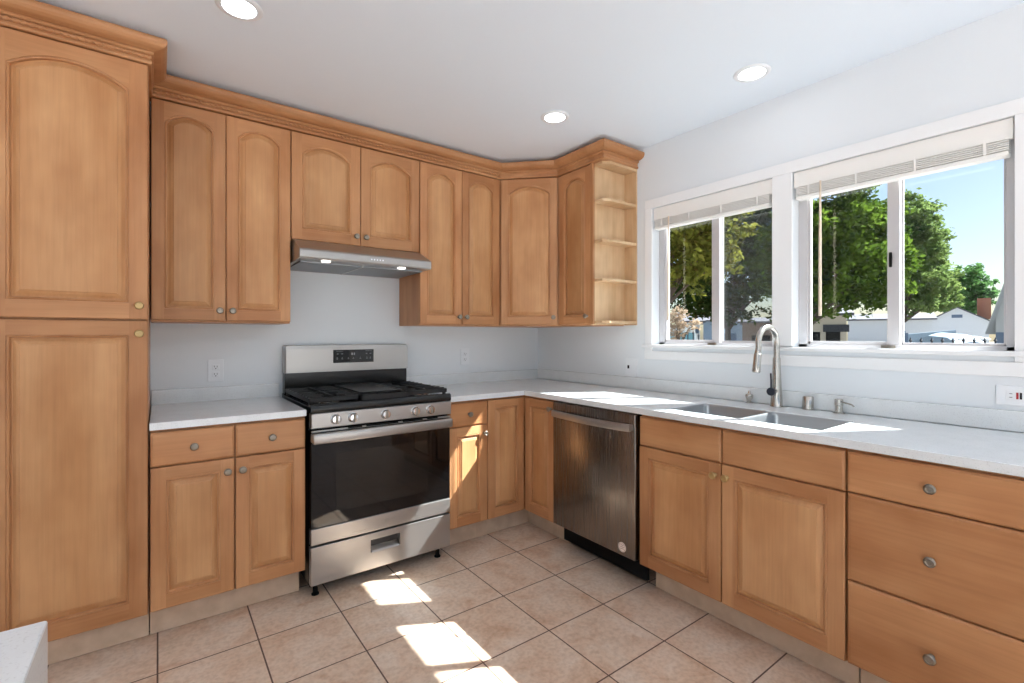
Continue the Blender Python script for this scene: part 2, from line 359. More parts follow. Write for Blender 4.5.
def door(parent, x0, x1, z0, z1, yf, rise=0, stile=.052, kn=None, km=None, loc=None, rz=0):
    """a raised-panel door in the plane y = yf, facing -y; frame > panel, knob"""
    g = .0015; x0 += g; x1 -= g; z0 += g; z1 -= g; th = .020; e = .004
    xi0, xi1, zi0, zi1 = x0+stile, x1-stile, z0+stile+.006, z1-stile*.95
    o = MB()
    rect = lambda i, y: [(x0+i, y, z0+i), (x1-i, y, z0+i), (x1-i, y, z1-i), (x0+i, y, z1-i)]
    o.loops([rect(0, yf+th), rect(0, yf+e), rect(.0012, yf+.0012), rect(e, yf)], 0, cap0=True)
    A = arch_outline(xi0, xi1, zi0, zi1, 0, rise)
    zs = A[2][1]; top = [(p[0], yf, p[1]) for p in A[2:]]
    X0, X1, Z0, Z1 = x0+e, x1-e, z0+e, z1-e
    o.poly([(X0, yf, Z0), (xi0, yf, Z0), (xi0, yf, zi0), (xi0, yf, top[-1][2]), (xi0, yf, Z1), (X0, yf, Z1)], 0)
    o.poly([(xi1, yf, Z0), (X1, yf, Z0), (X1, yf, Z1), (xi1, yf, Z1), (xi1, yf, zs), (xi1, yf, zi0)], 0)
    o.poly([(xi0, yf, Z0), (xi1, yf, Z0), (xi1, yf, zi0), (xi0, yf, zi0)], 1)
    o.poly([(xi1, yf, Z1), (xi0, yf, Z1)] + list(reversed(top)), 1)
    ring = lambda i, y: [(p[0], y, p[1]) for p in arch_outline(xi0, xi1, zi0, zi1, i, rise)]
    o.loops([ring(0, yf), ring(.0006, yf+.0022), ring(.0022, yf+.0022), ring(.0035, yf-.0002), ring(.006, yf-.0012), ring(.0085, yf-.0002), ring(.0105, yf+.003), ring(.011, yf+.0125)], 0)
    f = o.build('door', [WV, WH], parent)
    if loc is not None: f.location = loc; f.rotation_euler = (0, 0, rz)
    p = MB()
    p.loops([ring(.0105, yf+.0145), ring(.0105, yf+.0115), ring(.0165, yf+.0110), ring(.026, yf+.0055), ring(.0335, yf+.0032), ring(.0345, yf+.0012), ring(.0365, yf+.0004)], 0, cap0=True, cap1=True)
    p.build('raised_panel', WF, f)
    if kn: knob(f, kn[0], kn[1], yf, km)
    return f
def drawer(parent, x0, x1, z0, z1, yf, kn=True, km=None, name='drawer_front'):
    g = .0015; x0 += g; x1 -= g; z0 += g; z1 -= g; th = .020
    rect = lambda i, y: [(x0+i, y, z0+i), (x1-i, y, z0+i), (x1-i, y, z1-i), (x0+i, y, z1-i)]
    o = MB(); o.loops([rect(0, yf+th), rect(0, yf+.006), rect(.002, yf+.0035), rect(.005, yf+.0025), rect(.007, yf+.0003), rect(.009, yf)], 0, cap0=True, cap1=True)
    f = o.build(name, WH, parent)
    if kn: knob(f, (x0+x1)/2, (z0+z1)/2, yf, km)
    return f
FD = .63      # front of the base doors
UF = .32      # front of the wall doors
TK, TD = .148, .50
ZD, ZS, ZT = .152, .732, .872    # door bottom, seam below the drawers, top of the drawers
UZ0, UZ1 = 1.333, 2.340

def base_carcass(r, w, x0=0, hollow=False):
    b = MB().box(x0+.0008, x0+w-.0008, -FD+.0215, -.003, TK, .66 if hollow else .8835)
    if hollow:
        b.box(x0+.0008, x0+.018, -FD+.0215, -.003, .66, .8835); b.box(x0+w-.018, x0+w-.0008, -FD+.0215, -.003, .66, .8835); b.box(x0+.018, x0+w-.018, -FD+.0215, -FD+.038, .66, .8835)
    b.build('carcass', WV, r)
    MB().box(x0+.0008, x0+w-.0008, -TD, -TD+.016, 0.003, TK-.0005).build('toe_kick', TOE, r)

# tall pantry
XP = -2.534
r = thing('pantry_cabinet', 'tall two-door maple pantry cabinet at the left edge', 'cabinet', (-2.992, 0, 0))
w = .456
MB().box(.0, w, -FD+.0215, -.003, TK, 2.3425).build('carcass', WV, r)
MB().box(.0, w, -TD, -TD+.016, .003, TK-.0005).build('toe_kick', TOE, r)
d = door(r, 0, w, ZD-.004, 1.322, -FD, 0, .058, (w-.028, 1.27), BRASSY)
d = door(r, 0, w, 1.325, UZ1+.001, -FD, .062, .058, (w-.028, 1.38), BRASSY)

def crown_profile():
    """(projection from the door face, height)"""
    return [(-.015, 2.343), (.006, 2.343), (.0095, 2.346), (.0105, 2.351), (.009, 2.356), (.005, 2.359), (.005, 2.378),
            (.012, 2.380), (.0155, 2.384), (.0155, 2.389), (.013, 2.392), (.024, 2.394), (.040, 2.398), (.051, 2.405), (.0575, 2.414), (.060, 2.424), (.058, 2.434), (.052, 2.439), (-.010, 2.4605), (-.060, 2.4605), (-.060, 2.343)]
def sweep(mb, path, prof, mi=0):
    """path: 2-D points along the door faces, the outer side on the right of travel"""
    n = len(path); P = [Vector(p) for p in path]; rings = []
    for i in range(n):
        a = (P[i]-P[i-1]).normalized() if i else None; b = (P[i+1]-P[i]).normalized() if i < n-1 else None
        na = Vector((a.y, -a.x)) if a else None; nb = Vector((b.y, -b.x)) if b else None
        if na and nb: m = (na+nb).normalized(); m /= m.dot(na)
        else: m = na or nb
        rings.append([(P[i].x+m.x*o, P[i].y+m.y*o, z) for o, z in prof])
    mb.loops(rings, mi, True, True); return mb
def rope(mb, path, off, z, rad=.0075, pitch=.022):
    for p, q in zip(path, path[1:]):
        p, q = Vector(p), Vector(q); L = (q-p).length; d = (q-p)/L; nn = Vector((d.y, -d.x)); k = int(L/(pitch/6)); rings = []
        for i in range(k+1):
            c = p+d*(L*i/k)+nn*off; ph = -2*PI*(L*i/k)/pitch/1.0; ring = []
            for j in range(12):
                a = 2*PI*j/12; rr = rad*(1+0.36*math.cos(2*(a-ph/2)))*.86
                ring.append((c.x+nn.x*rr*math.cos(a), c.y+nn.y*rr*math.cos(a), z+rr*math.sin(a)))
            rings.append(ring)
        mb.loops(rings, 0, True, True)
    return mb

# crown along the wall cabinets
SH = -1.016
cpath = [(-3.25, -FD), (XP, -FD), (XP, -UF), (-.603, -UF), (-UF, -.603), (-UF, SH), (-.004, SH)]
cr = tag(sweep(MB(), cpath, crown_profile()).build('crown_molding', WH), 'maple crown molding with rope bead running along the tops of pantry and wall cabinets', 'molding')
rope(rope(MB(), [(-3.25, -FD), (XP+.010, -FD)], 0.0085, 2.3685), [(XP+.012, -UF), (-.62, -UF)], 0.0085, 2.3685).build('rope_bead', WH, cr, True)

# wall cabinets on the back wall
def wall_cab(x0, x1, z0, label, rise, stile, kz):
    r = thing('wall_cabinet', label, 'cabinet', (x0, 0, 0)); w = x1-x0
    MB().box(.0008, w-.0008, -UF+.0215, -.003, z0-.008, 2.3425, .0006).build('carcass', WV, r)
    door(r, 0, w/2, z0, UZ1, -UF, rise, stile, (w/2-.027, kz)); door(r, w/2, w, z0, UZ1, -UF, rise, stile, (w/2+.027, kz))
    return r
wall_cab(XP+.003, -1.945, UZ0, 'maple wall cabinet with two tall arched doors beside the pantry', .052, .047, UZ0+.05)
wall_cab(-1.943, -1.209, 1.772, 'short maple wall cabinet with two arched doors above the range hood', .055, .052, 1.772+.05)
wall_cab(-1.207, -.606, UZ0, 'maple wall cabinet with two narrow arched doors, right of the range hood', .052, .047, UZ0+.05)
# diagonal corner
r = thing('corner_wall_cabinet', 'maple diagonal corner wall cabinet with one arched door', 'cabinet', (0, 0, 0))
k = .0215/math.sqrt(2)
MB().prism([(-.003, -.003), (-.603, -.003), (-.603, -UF+.0215), (-.603+.006, -UF+.024), (-UF+.024, -.603+.006), (-UF+.0215, -.603), (-.003, -.603)], 'z', UZ0-.008, 2.3425).build('carcass', WV, r)
L = math.hypot(.603-UF, .603-UF)
door(r, .004, L-.004, UZ0, UZ1, 0, .058, .047, (L-.03, UZ0+.052), loc=(-.603, -UF, 0), rz=-PI/4)
# narrow door cabinet on the window wall
r = thing('wall_cabinet', 'narrow single-door maple wall cabinet beside the open corner shelves', 'cabinet', (0, -.606, 0), -PI/2)
w = .298
MB().box(.0008, w, -UF+.0215, -.003, UZ0-.008, 2.3425, .0006).build('carcass', WV, r)
door(r, .004, w+.003, UZ0, UZ1, -UF, .052, .047, (w-.026, UZ0+.052))
# open end shelves
r = thing('open_end_shelf', 'pale maple open shelf unit at the end of the wall cabinets', 'shelf', (0, -.9055, 0), -PI/2)
w = .110
MB().box(0, .016, -UF+.002, -.014, UZ0-.004, 2.3425).build('side_panel', WP, r)
MB().box(.0, w, -.0135, -.002, UZ0-.004, 2.3425).build('back_panel', WP, r)
MB().box(-.001, .020, -UF-.0, -UF+.0185, UZ0, 2.3425, .002).build('face_stile', WV, r)
for z in (1.338, 1.600, 1.844, 2.095, 2.326):
    zz = .016
    MB().prism([(.0165, -.014), (w, -.014), (w, -.262), (w-.03, -.300), (.0165, -.300)], 'z', z, z+zz).build('shelf', WPH, r)

# base cabinets
r = thing('base_cabinet', 'two-drawer two-door maple base cabinet between pantry and range', 'cabinet', (XP+.002, 0, 0))
w = -1.944-(XP+.002); base_carcass(r, w); h = .2955
drawer(r, .002, h, ZS, ZT, -FD); drawer(r, h+.003, w, ZS, ZT, -FD)
door(r, .002, h, ZD, ZS-.002, -FD, 0, .050, (h-.027, .676)); door(r, h+.003, w, ZD, ZS-.002, -FD, 0, .050, (h+.03, .676))
r = thing('base_cabinet', 'narrow maple base cabinet with one drawer and one door, right of the range', 'cabinet', (-1.174, 0, 0))
w = .262; base_carcass(r, w); drawer(r, 0, w, ZS, ZT, -FD); door(r, 0, w, ZD, ZS-.002, -FD, 0, .048, (w-.026, .68))
# corner base cabinet: two doors meeting in the inner corner
r = thing('corner_base_cabinet', 'maple corner base cabinet with two doors meeting in the inner corner', 'cabinet', (0, 0, 0))
q = -FD+.0215
MB().prism([(-.003, -.003), (-.911, -.003), (-.911, q), (q, q), (q, -.911), (-.003, -.911)], 'z', TK, .8835).build('carcass', WV, r)
MB().prism([(-.911, -TD), (-TD, -TD), (-TD, -.911), (-TD+.016, -.911), (-TD+.016, -TD+.016), (-.911, -TD+.016)], 'z', .003, TK-.0005).build('toe_kick', TOE, r)
door(r, -.910, -.632, ZD, ZT, -FD, 0, .048)
door(r, .632, .910, ZD, ZT, -FD, 0, .048, (.884, .826), loc=(0, 0, 0), rz=-PI/2)
# sink base
Y0 = -1.530
r = thing('sink_base_cabinet', 'maple sink base cabinet with two false drawer fronts over two doors', 'cabinet', (0, Y0, 0), -PI/2)
w = 2.394-1.530; base_carcass(r, w, 0, True); h = 1.9485-1.530
drawer(r, 0, h, ZS, ZT, -FD, False, name='false_front'); drawer(r, h+.002, w, ZS, ZT, -FD, False, name='false_front')
door(r, 0, h, ZD, ZS-.002, -FD, 0, .052, (h-.025, .680), BRASSY); door(r, h+.002, w, ZD, ZS-.002, -FD, 0, .052, (h+.027, .680), BRASSY)
# drawer base
r = thing('drawer_base_cabinet', 'three-drawer maple base cabinet at the right edge', 'cabinet', (0, -2.398, 0), -PI/2)
w = .442; base_carcass(r, w)
drawer(r, 0, w, ZS+.002, ZT, -FD); drawer(r, 0, w, .437, ZS, -FD); drawer(r, 0, w, ZD, .435, -FD)

# ------------------------------------------------------------------ countertops
CT0, CT1, CD = .884, .914, .648
o = MB().box(XP+.002, -1.944, -CD, -.0225, CT0, CT1).build('countertop', QUARTZ, None, bevel=.0025)
tag(o, 'short white quartz countertop between the pantry and the range', 'countertop')
MB().box(XP+.002, -1.944, -.022, -.001, CT0+.002, .986, .002).build('backsplash', QUARTZ, o)
SX0, SX1, SY0, SY1 = -.548, -.232, -2.290, -1.635
o = MB().cells([-1.174, -CD, SX0, SX1, -.0225], [-2.842, SY0, SY1, -CD, -.0225],
    lambda x, y: (y > -CD or x > -CD) and not (SX0 < x < SX1 and SY0 < y < SY1), 'z', CT0, CT1).build('countertop', QUARTZ, None, bevel=.0025)
tag(o, 'long L-shaped white quartz countertop holding the sink under the windows', 'countertop')
b = MB(); b.box(-1.174, -.002, -.022, -.001, CT0, .986, .002); b.box(-.022, -.001, -2.842, -.0225, CT1+.0015, .990, .002)
b.build('backsplash', QUARTZ, o)

# ------------------------------------------------------------------ sink
r = thing('kitchen_sink', 'double-bowl undermount stainless steel sink', 'sink', (0, 0, 0))
def rrect(x0, x1, y0, y1, rad, z, n=5):
    p = []
    for cx, cy, a0 in ((x1-rad, y1-rad, 0), (x0+rad, y1-rad, PI/2), (x0+rad, y0+rad, PI), (x1-rad, y0+rad, 1.5*PI)):
        for k in range(n+1):
            a = a0+PI/2*k/n; p.append((cx+rad*math.cos(a), cy+rad*math.sin(a), z))
    return p
yd = -1.972
for (y0, y1) in ((yd+.0005, SY1-.001), (SY0+.001, yd-.0005)):
    x0, x1 = SX0+.001, SX1-.001
    b = MB(); zt = CT1-.0025
    b.loops([rrect(x0, x1, y0, y1, .004, zt-.03), rrect(x0, x1, y0, y1, .004, zt), rrect(x0+.003, x1-.003, y0+.003, y1-.003, .012, zt-.001), rrect(x0+.007, x1-.007, y0+.007, y1-.007, .028, zt-.012),
             rrect(x0+.012, x1-.012, y0+.012, y1-.012, .035, zt-.19), rrect(x0+.03, x1-.03, y0+.03, y1-.03, .035, zt-.212), rrect(x0+.11, x1-.11, y0+.11, y1-.11, .02, zt-.217)], 0, cap1=True)
    bo = b.build('sink_bowl', SINKM, r, True)
    MB().lathe([(.045, .0), (.043, .004), (.034, .003), (.03, -.001), (0, -.001)], ((x0+x1)/2, (y0+y1)/2, zt-.2165), 'z', 24).build('drain', NICKEL, bo, True)

# ------------------------------------------------------------------ faucet and the deck fittings
FX, FY = -.066, -1.915
r = thing('faucet', 'tall gooseneck pull-down nickel faucet behind the sink', 'faucet', (FX, FY, CT1))
MB().lathe([(.029, .0005), (.029, .004), (.027, .007), (.0245, .06), (.0215, .10), (.019, .17), (.0170, .235), (.0165, .24)], n=28).build('body', NICKEL, r, True)
pts = [(0, 0, .225), (0, 0, .28), (.002, 0, .315)]; R = .091
for k in range(0, 15):
    a = PI*k/14*1.07; pts.append((-R+R*math.cos(a)-.0, 0, 0.312+R*math.sin(a)*.85))
pts.append((pts[-1][0]-.006, 0, pts[-1][2]-.03))
MB().tube(pts, .0132, 16).build('spout', NICKEL, r, True)
e = Vector(pts[-1]); d = Vector((-.20, 0, -1)).normalized()
MB().tube([e-d*.012, e+d*.002, e+d*.004, e+d*.05, e+d*.085, e+d*.09], [.0138, .0145, .0165, .0172, .0185, .0165], 18).build('spray_head', NICKEL, r, True)
MB().box(e.x-.022, e.x-.012, -.006, .006, e.z-.065, e.z-.03, .003).build('spray_button', DARK, r)
MB().tube([(-.012, 0, .077), (-.034, 0, .077), (-.050, 0, .077)], [.013, .0135, .0135], 16).build('handle_hub', NICKEL, r, True)
h = MB(); h.tube([(-.049, 0, .077), (-.062, 0, .077)], .0195, 20); h.tube([(-.056, 0, .092), (-.057, 0, .125), (-.060, 0, .166)], [.0045, .004, .0042], 8)
h.build('lever_handle', NAVY, r, True)
o = MB().lathe([(.017, .0005), (.017, .004), (.010, .007), (.010, .012), (.013, .018), (.0185, .032), (.0185, .040), (.016, .044), (.009, .046), (.006, .050), (.0055, .060), (.004, .063), (0, .064)], n=24).build('sink_button', NICKEL, None, True)
o.location = (-.050, -1.772, CT1); tag(o, 'small urn-shaped nickel sink button left of the faucet', 'sink fitting')
o = MB().lathe([(.0255, .0005), (.0255, .003), (.0235, .004), (.0225, .060), (.020, .0635), (0, .064)], n=28).build('air_gap_cap', NICKEL, None, True)
o.location = (-.050, -2.050, CT1); tag(o, 'plain nickel cylinder cap right of the faucet', 'sink fitting')
r = thing('soap_dispenser', 'nickel soap dispenser with a thin spout, rightmost fitting behind the sink', 'soap dispenser', (-.055, -2.178, CT1))
MB().lathe([(.024, .0005), (.024, .003), (.0155, .006), (.015, .03), (.0145, .034), (.0165, .036), (.0165, .062), (.014, .064), (0, .064)], n=24).build('body', NICKEL, r, True)
MB().tube([(-.008, -.012, .053), (-.025, -.035, .052), (-.050, -.066, .050), (-.058, -.076, .044)], [.0042, .0038, .0036, .0032], 10).build('spout', NICKEL, r, True)

# ------------------------------------------------------------------ range
r = thing('gas_range', 'stainless steel and black gas range with five knobs', 'stove', (-1.556, 0, 0)); hw = .3725
b = MB(); b.box(-hw, hw, -.6200, -.012, .074, .894, .003); b.box(-hw+.02, hw-.02, -.56, -.05, .03, .075); b.build('body', BLACK, r)
for sx in (-1, 1):
    for y in (-.58, -.08): MB().lathe([(.018, .0), (.018, .006), (.012, .01), (.012, .075)], (sx*(hw-.04), y, .0005), n=14).build('foot', DARK, r, True)
ct = MB(); ct.prism([(-.012, .895), (-.6550, .895), (-.6630, .899), (-.6650, .905), (-.6640, .926), (-.6590, .934), (-.6470, .937), (-.6250, .934), (-.6100, .924), (-.10, .924), (-.012, .928)], 'x', -hw-.001, hw+.001)
ct.build('cooktop', BLACK, r, True)
for x, y, rr in ((-.245, -.52, .045), (.245, -.52, .05), (-.245, -.22, .04), (.245, -.22, .036), (0, -.37, .04)):
    bo = MB().lathe([(rr+.012, .9245), (rr+.010, .932), (rr, .938), (0, .938)], (x, y, 0), n=28).build('burner', NICKEL if abs(y+.52) < .01 else IRON, r, True)
    MB().lathe([(rr-.004, .9382), (rr-.003, .944), (rr-.01, .948), (0, .948)], (x, y, 0), n=28).build('burner_cap', IRON, bo, True)
def grate(cx, gw):
    g = MB(); x0, x1 = cx-gw/2, cx+gw/2; y0, y1 = -.6200, -.095; z = .966; t = .0065
    for x in (x0+t, x1-t): g.box(x-t, x+t, y0, y1, z-.026, z-.004, .003)
    for y in (y0+t, y1-t): g.box(x0, x1, y-t, y+t, z-.026, z-.004, .003)
    g.box(x0, x1, -.375-t, -.375+t, z-.022, z-.002, .003)
    for k in range(9):
        y = y0+.035+k*(y1-y0-.07)/8
        if k == 4: continue
        for s in (-1, 1):
            xa = cx+s*gw/2; xb = cx+s*(.030 if k % 2 else .055)
            g.box(xa, xb, y-.0055, y+.0055, z-.018, z, .003)
    g.box(cx-.0055, cx+.0055, y0, y1, z-.018, z-.001, .003)
    for x in (x0+.012, x1-.012):
        for y in (y0+.015, y1-.015): g.box(x-.008, x+.008, y-.008, y+.008, .9245, z-.02, .002)
    return g
grate(-.250, .245).build('grate', IRON, r); grate(.250, .245).build('grate', IRON, r)
g = MB(); g.box(-.121, .121, -.6200, -.643, .93, .962, .003); g.box(-.121, .121, -.107, -.095, .93, .962, .003)
for x in (-.115, .115): g.box(x-.006, x+.006, -.6200, -.095, .935, .962, .003)
for y in (-.62, -.13): g.box(-.121, .121, y-.006, y+.006, .94, .955, .002)
g.box(-.1, -.09, -.6150, -.1, .9245, .94); g.box(.09, .1, -.6150, -.1, .9245, .94)
g.build('center_grate', IRON, r)
g = MB(); g.loops([rrect(-.112, .112, -.60, -.13, .02, .9625), rrect(-.114, .114, -.602, -.128, .02, .972), rrect(-.108, .108, -.596, -.134, .018, .972), rrect(-.104, .104, -.592, -.138, .016, .967)], 0, cap0=True, cap1=True)
g.build('griddle', mat('griddle_black', (34,34,35), .38), r, True)
MB().box(-hw+.002, hw-.002, -.075, -.013, .929, 1.05, .002).build('riser_panel', BLACK, r)
bg = MB()
def bgring(y, i, top): return [(-hw+i, y, 1.046+i*.3), (hw-i, y, 1.046+i*.3), (hw-i, y, top-.012), (hw-i-.003, y, top-.004), (hw-i-.012, y, top), (-hw+i+.012, y, top), (-hw+i+.003, y, top-.004), (-hw+i, y, top-.012)]
bg.loops([bgring(-.013, 0, 1.206), bgring(-.077, 0, 1.206), bgring(-.091, .003, 1.203), bgring(-.094, .006, 1.185)], 0, cap0=True, cap1=True)
back = bg.build('control_backguard', STEEL, r)
ik = MB(); ik.box(-.108, .140, -.0965, -.091, 1.097, 1.176, .003)
def mark(x, z, w, h): ik.box(x-w/2, x+w/2, -.0969, -.0962, z-h/2, z+h/2, 0, 1)
for x in (.004, .018): mark(x, 1.150, .008, .014)                 # clock digits
for x in (-.082, -.055, .094, .118): mark(x, 1.151, .010, .0035)
for x in (-.085, -.055, -.018, .012, .055, .096, .118): mark(x, 1.121, .009, .003); mark(x, 1.128, .005, .003)
mark(-.07, 1.167, .04, .0016); mark(.107, 1.167, .04, .0016)
ik.build('display_panel', [GLASSB, mat('display_grey', (120,124,128), .5, emit=.25)], back)
cp = MB().box(-hw, hw, -.6690, -.6200, .822, .894, .004).build('knob_panel', STEEL, r)
for x in (-.262, -.178, -.013, .152, .240):
    kb = MB(); kb.lathe([(.0245, -.001), (.0245, .004), (.022, .006), (.0215, .022), (.019, .026), (0, .027)], (x, -.6690, .860), '-y', 28)
    kb = kb.build('knob', CHROME, r, True)
    MB().box(x-.005, x+.005, -.7030, -.6940, .840, .880, .003).build('grip_bar', PEWTER, kb)
dg = MB(); dg.box(-hw+.001, hw-.001, -.6550, -.6200, .347, .812, .003); od = dg.build('oven_door', GLASSB, r)
MB().box(-.255, .235, -.6562, -.6548, .410, .690).build('oven_window', GLASSI, od)
MB().box(-hw+.001, hw-.001, -.6590, -.6210, .270, .346, .003).build('door_bottom_strip', STEEL, od)
MB().lathe([(.013, .0), (.013, .001), (.0105, .0012), (.0105, .0006), (0, .0006)], (.0, -.6590, .308), '-y', 28).build('round_emblem', mat('emblem_steel', (170,168,165), .35, 1.0), od, True)
hd = MB(); hd.box(-hw, hw-.010, -.7070, -.6810, .754, .804, .008, seg=3); hd.build('door_handle', STEEL, od, True)
for s in (-1, 1): MB().box(s*hw, s*(hw-.025), -.6870, -.6530, .760, .798, .003).build('handle_bracket', STEEL, od)
tr = MB(); tr.box(-hw+.004, hw-.004, -.6650, -.6550, .803, .812, .001); tr = tr.build('door_top_trim', STEEL, od)
sl = MB()
for x0, x1 in ((-.20, -.13), (-.11, .06), (.085, .20), (.225, .29)): sl.box(x0, x1, -.6655, -.6570, .806, .8125)
sl.build('vent_slots', DARK, od)
dw = MB(); dw.cells([-hw+.001, -.083, .073, hw-.001], [.079, .163, .226, .259], lambda x, z: not (-.083 < x < .073 and .163 < z < .226), 'y', -.6570, -.6210)
dr = dw.build('storage_drawer', STEEL, r, bevel=.002)
dp = MB(); dp.box(-.083, .073, -.6290, -.6230, .163, .226); dp.build('pull_recess', mat('recess_grey', (70,70,72), .4, .8), dr)
dp = MB(); dp.prism([(-.6585, .1635), (-.6290, .1635), (-.6290, .185), (-.6550, .169)], 'x', -.078, .068); dp.build('pull_lip', STEEL, dr)

# ------------------------------------------------------------------ range hood
r = thing('range_hood', 'slim stainless under-cabinet range hood with two small lights', 'range hood', (-1.575, 0, 1.64)); hx = .362
b = MB(); b.prism([(-.004, .002), (-.004, .130), (-.325, .130), (-.475, .062), (-.482, .052), (-.482, .020), (-.478, .012)], 'x', -hx, hx)
b.build('hood_shell', STEEL, r)
b = MB(); b.box(-hx+.02, -.026, -.40, -.03, .001, .010, .001); b.box(-.014, hx-.02, -.40, -.03, .001, .010, .001)
bo = b.build('grease_filters', mat('filter_grey', (150,153,157), .5, .8), r)
MB().box(-.026, -.014, -.41, -.02, -.001, .011, .001).build('filter_divider', STEEL, r)
for x in (-.225, .195): MB().lathe([(.024, .010), (.022, .0015), (0, .001)], (x, -.440, .0045), n=24).build('hood_lamp', HLENS, r, True)
b = MB()
for k in range(5): b.box(.0+k*.016, .008+k*.016, -.4835, -.4815, .032, .040, .001)
b.build('control_buttons', WHITE, r)

# ------------------------------------------------------------------ dishwasher
r = thing('dishwasher', 'dark stainless dishwasher with a bowed bar handle', 'dishwasher', (0, -.914, 0), -PI/2); w = .604
MB().box(.003, w+.008, -.600, -.05, .150, .880).build('tub', DARK, r)
MB().box(.003, w+.004, -.555, -.54, .045, .149).build('toe_panel', DARK, r)
b = MB(); b.box(.002, w-.002, -.642, -.602, .162, .876, .005, seg=3); do = b.build('door', STEELD, r, True)
hp = []; n = 14; h = MB(); rings = []
for k in range(n+1):
    t = k/n; x = .022+t*(w-.036); y = -.662-.026*math.sin(PI*t)**.8; z = .812
    rings.append([(x, y-.008, z-.018), (x, y-.011, z-.010), (x, y-.011, z+.010), (x, y-.008, z+.018), (x, y+.006, z+.018), (x, y+.006, z-.018)])
h.loops(rings, 0, True, True); hd = h.build('bar_handle', STEEL, do, True)
for x in (.034, w-.026): MB().box(x-.010, x+.010, -.664, -.640, .798, .826, .002).build('handle_post', STEEL, do)
st = MB().lathe([(.024, .0), (.024, .0006), (0, .0006)], (.521, -.6421, .205), '-y', 32).build('round_sticker', mat('sticker_beige', (244,228,216), .5), do)
st['label'] = 'round pale sticker'
b = MB(); b.lathe([(.0205, .0006), (.0205, .0010), (.0185, .0010), (.0185, .0006)], (.521, -.6421, .205), '-y', 32, cap=False)
for i, ww in enumerate((.018, .026, .022)): b.box(.521-ww/2, .521+ww/2, -.6432, -.6426, .214-i*.009, .217-i*.009)
b.build('sticker_print', mat('sticker_ink', (130,108,96), .5), st)

# ------------------------------------------------------------------ outlets
def outlet(x, z, label, place, kind):
    """built facing -y at the origin; PLACE puts it on its wall"""
    r = thing('wall_outlet', label, 'outlet', place[0], place[1])
    MB().box(-.036, .036, -.0055, -.0005, -.060, .060, .002).build('cover_plate', WHITE, r)
    if kind == 'duplex':
        for s in (-1, 1):
            f = MB(); f.loops([rrect(-.017, .017, -.0145, .0145, .010, 0)], 0)
            f = MB(); f.box(-.0165, .0165, -.0075, -.0055, s*.020-.014, s*.020+.014, .004)
            f = f.build('receptacle', WHITE, r)
            q = MB(); q.box(-.0075, -.0055, -.0079, -.0073, s*.020-.002, s*.020+.007); q.box(.0055, .0075, -.0079, -.0073, s*.020-.002, s*.020+.006)
            q.lathe([(.0026, 0), (.0026, .0005), (0, .0005)], (0, -.0074, s*.020-.008), '-y', 12); q.build('slots', DARK, f)
    else:
        f = MB().box(-.0165, .0165, -.0075, -.0055, -.033, .033, .002).build('receptacle', WHITE, r)
        q = MB()
        for s in (-1, 1):
            q.box(-.0075, -.0055, -.0079, -.0073, s*.022-.003, s*.022+.005); q.box(.0055, .0075, -.0079, -.0073, s*.022-.003, s*.022+.005)
        q.build('slots', DARK, f)
        MB().box(-.012, .012, -.0088, -.0073, .0015, .0075, .001).build('test_button', BLACK, f)
        MB().box(-.012, .012, -.0088, -.0073, -.0075, -.0015, .001).build('reset_button', RED if kind == 'gfci' else WHITE, f)
    return r
outlet(0, 0, 'white duplex outlet on the wall between pantry and range', ((-2.255, 0, 1.073), 0), 'duplex')
outlet(0, 0, 'white duplex outlet on the wall right of the range', ((-.695, 0, 1.107), 0), 'duplex')
r = thing('switch_outlet', 'white double plate with a dark toggle switch, below the open end shelves', 'switch', (0, -.972, 1.050), -PI/2)
MB().box(-.050, .050, -.0055, -.0005, -.057, .060, .002).build('cover_plate', WHITE, r)
MB().box(-.030, -.018, -.012, -.005, -.006, .016, .002).build('toggle', DARK, r)
MB().box(.008, .041, -.0075, -.0055, -.033, .033, .002).build('rocker_switch', WHITE, r)
o = outlet(0, 0, 'white safety outlet lying sideways with red and black buttons, right edge', ((0, -2.729, 1.044), -PI/2), 'gfci')
o.rotation_euler = (0, math.radians(90), -PI/2)

# ------------------------------------------------------------------ peninsula at the left edge
r = thing('peninsula_counter', 'white stone peninsula counter corner at the bottom left', 'counter', (-2.607, -2.246, 0))
MB().prism([(-.70, .90), (-.031, .90), (-.031, .001), (0, .001), (0, .931), (-.70, .931)], 'y', -1.5, 0).build('stone_top', QUARTZ, r, bevel=.003)
MB().box(-.69, -.0315, -1.49, -.02, .10, .8995).build('cabinet_body', WV, r)
MB().box(-.66, -.04, -1.46, -.06, .001, .0995).build('plinth', TOE, r)

# ------------------------------------------------------------------ outdoors
cx, cy, cz, yaw = -2.503, -3.0197, 1.264, .6383
def at(u, d, z=0):
    a = (u-512)/476.54; c, s = math.cos(yaw), math.sin(yaw)
    return Vector((cx+d*(s+a*c), cy+d*(c-a*s), z))
GZ = -.35
def ground_mat():
    m = mat('asphalt_ground', (120,118,116), .9); ns, ln, b = nodes(m)
    tc = ns.new('ShaderNodeTexCoord'); n = N(ns, 'ShaderNodeTexNoise', Scale=1.5, Detail=6.0); ln.new(tc.outputs['Object'], n.inputs['Vector'])
    rr = ramp(ns, [(.3, (104,103,101)), (.7, (134,132,128))]); ln.new(n.outputs['Fac'], rr.inputs['Fac']); ln.new(rr.outputs[0], b.inputs['Base Color']); return m
g = MB(); g.box(-60, 160, -90, 90, GZ-.2, GZ); struct(g.build('ground', ground_mat()))

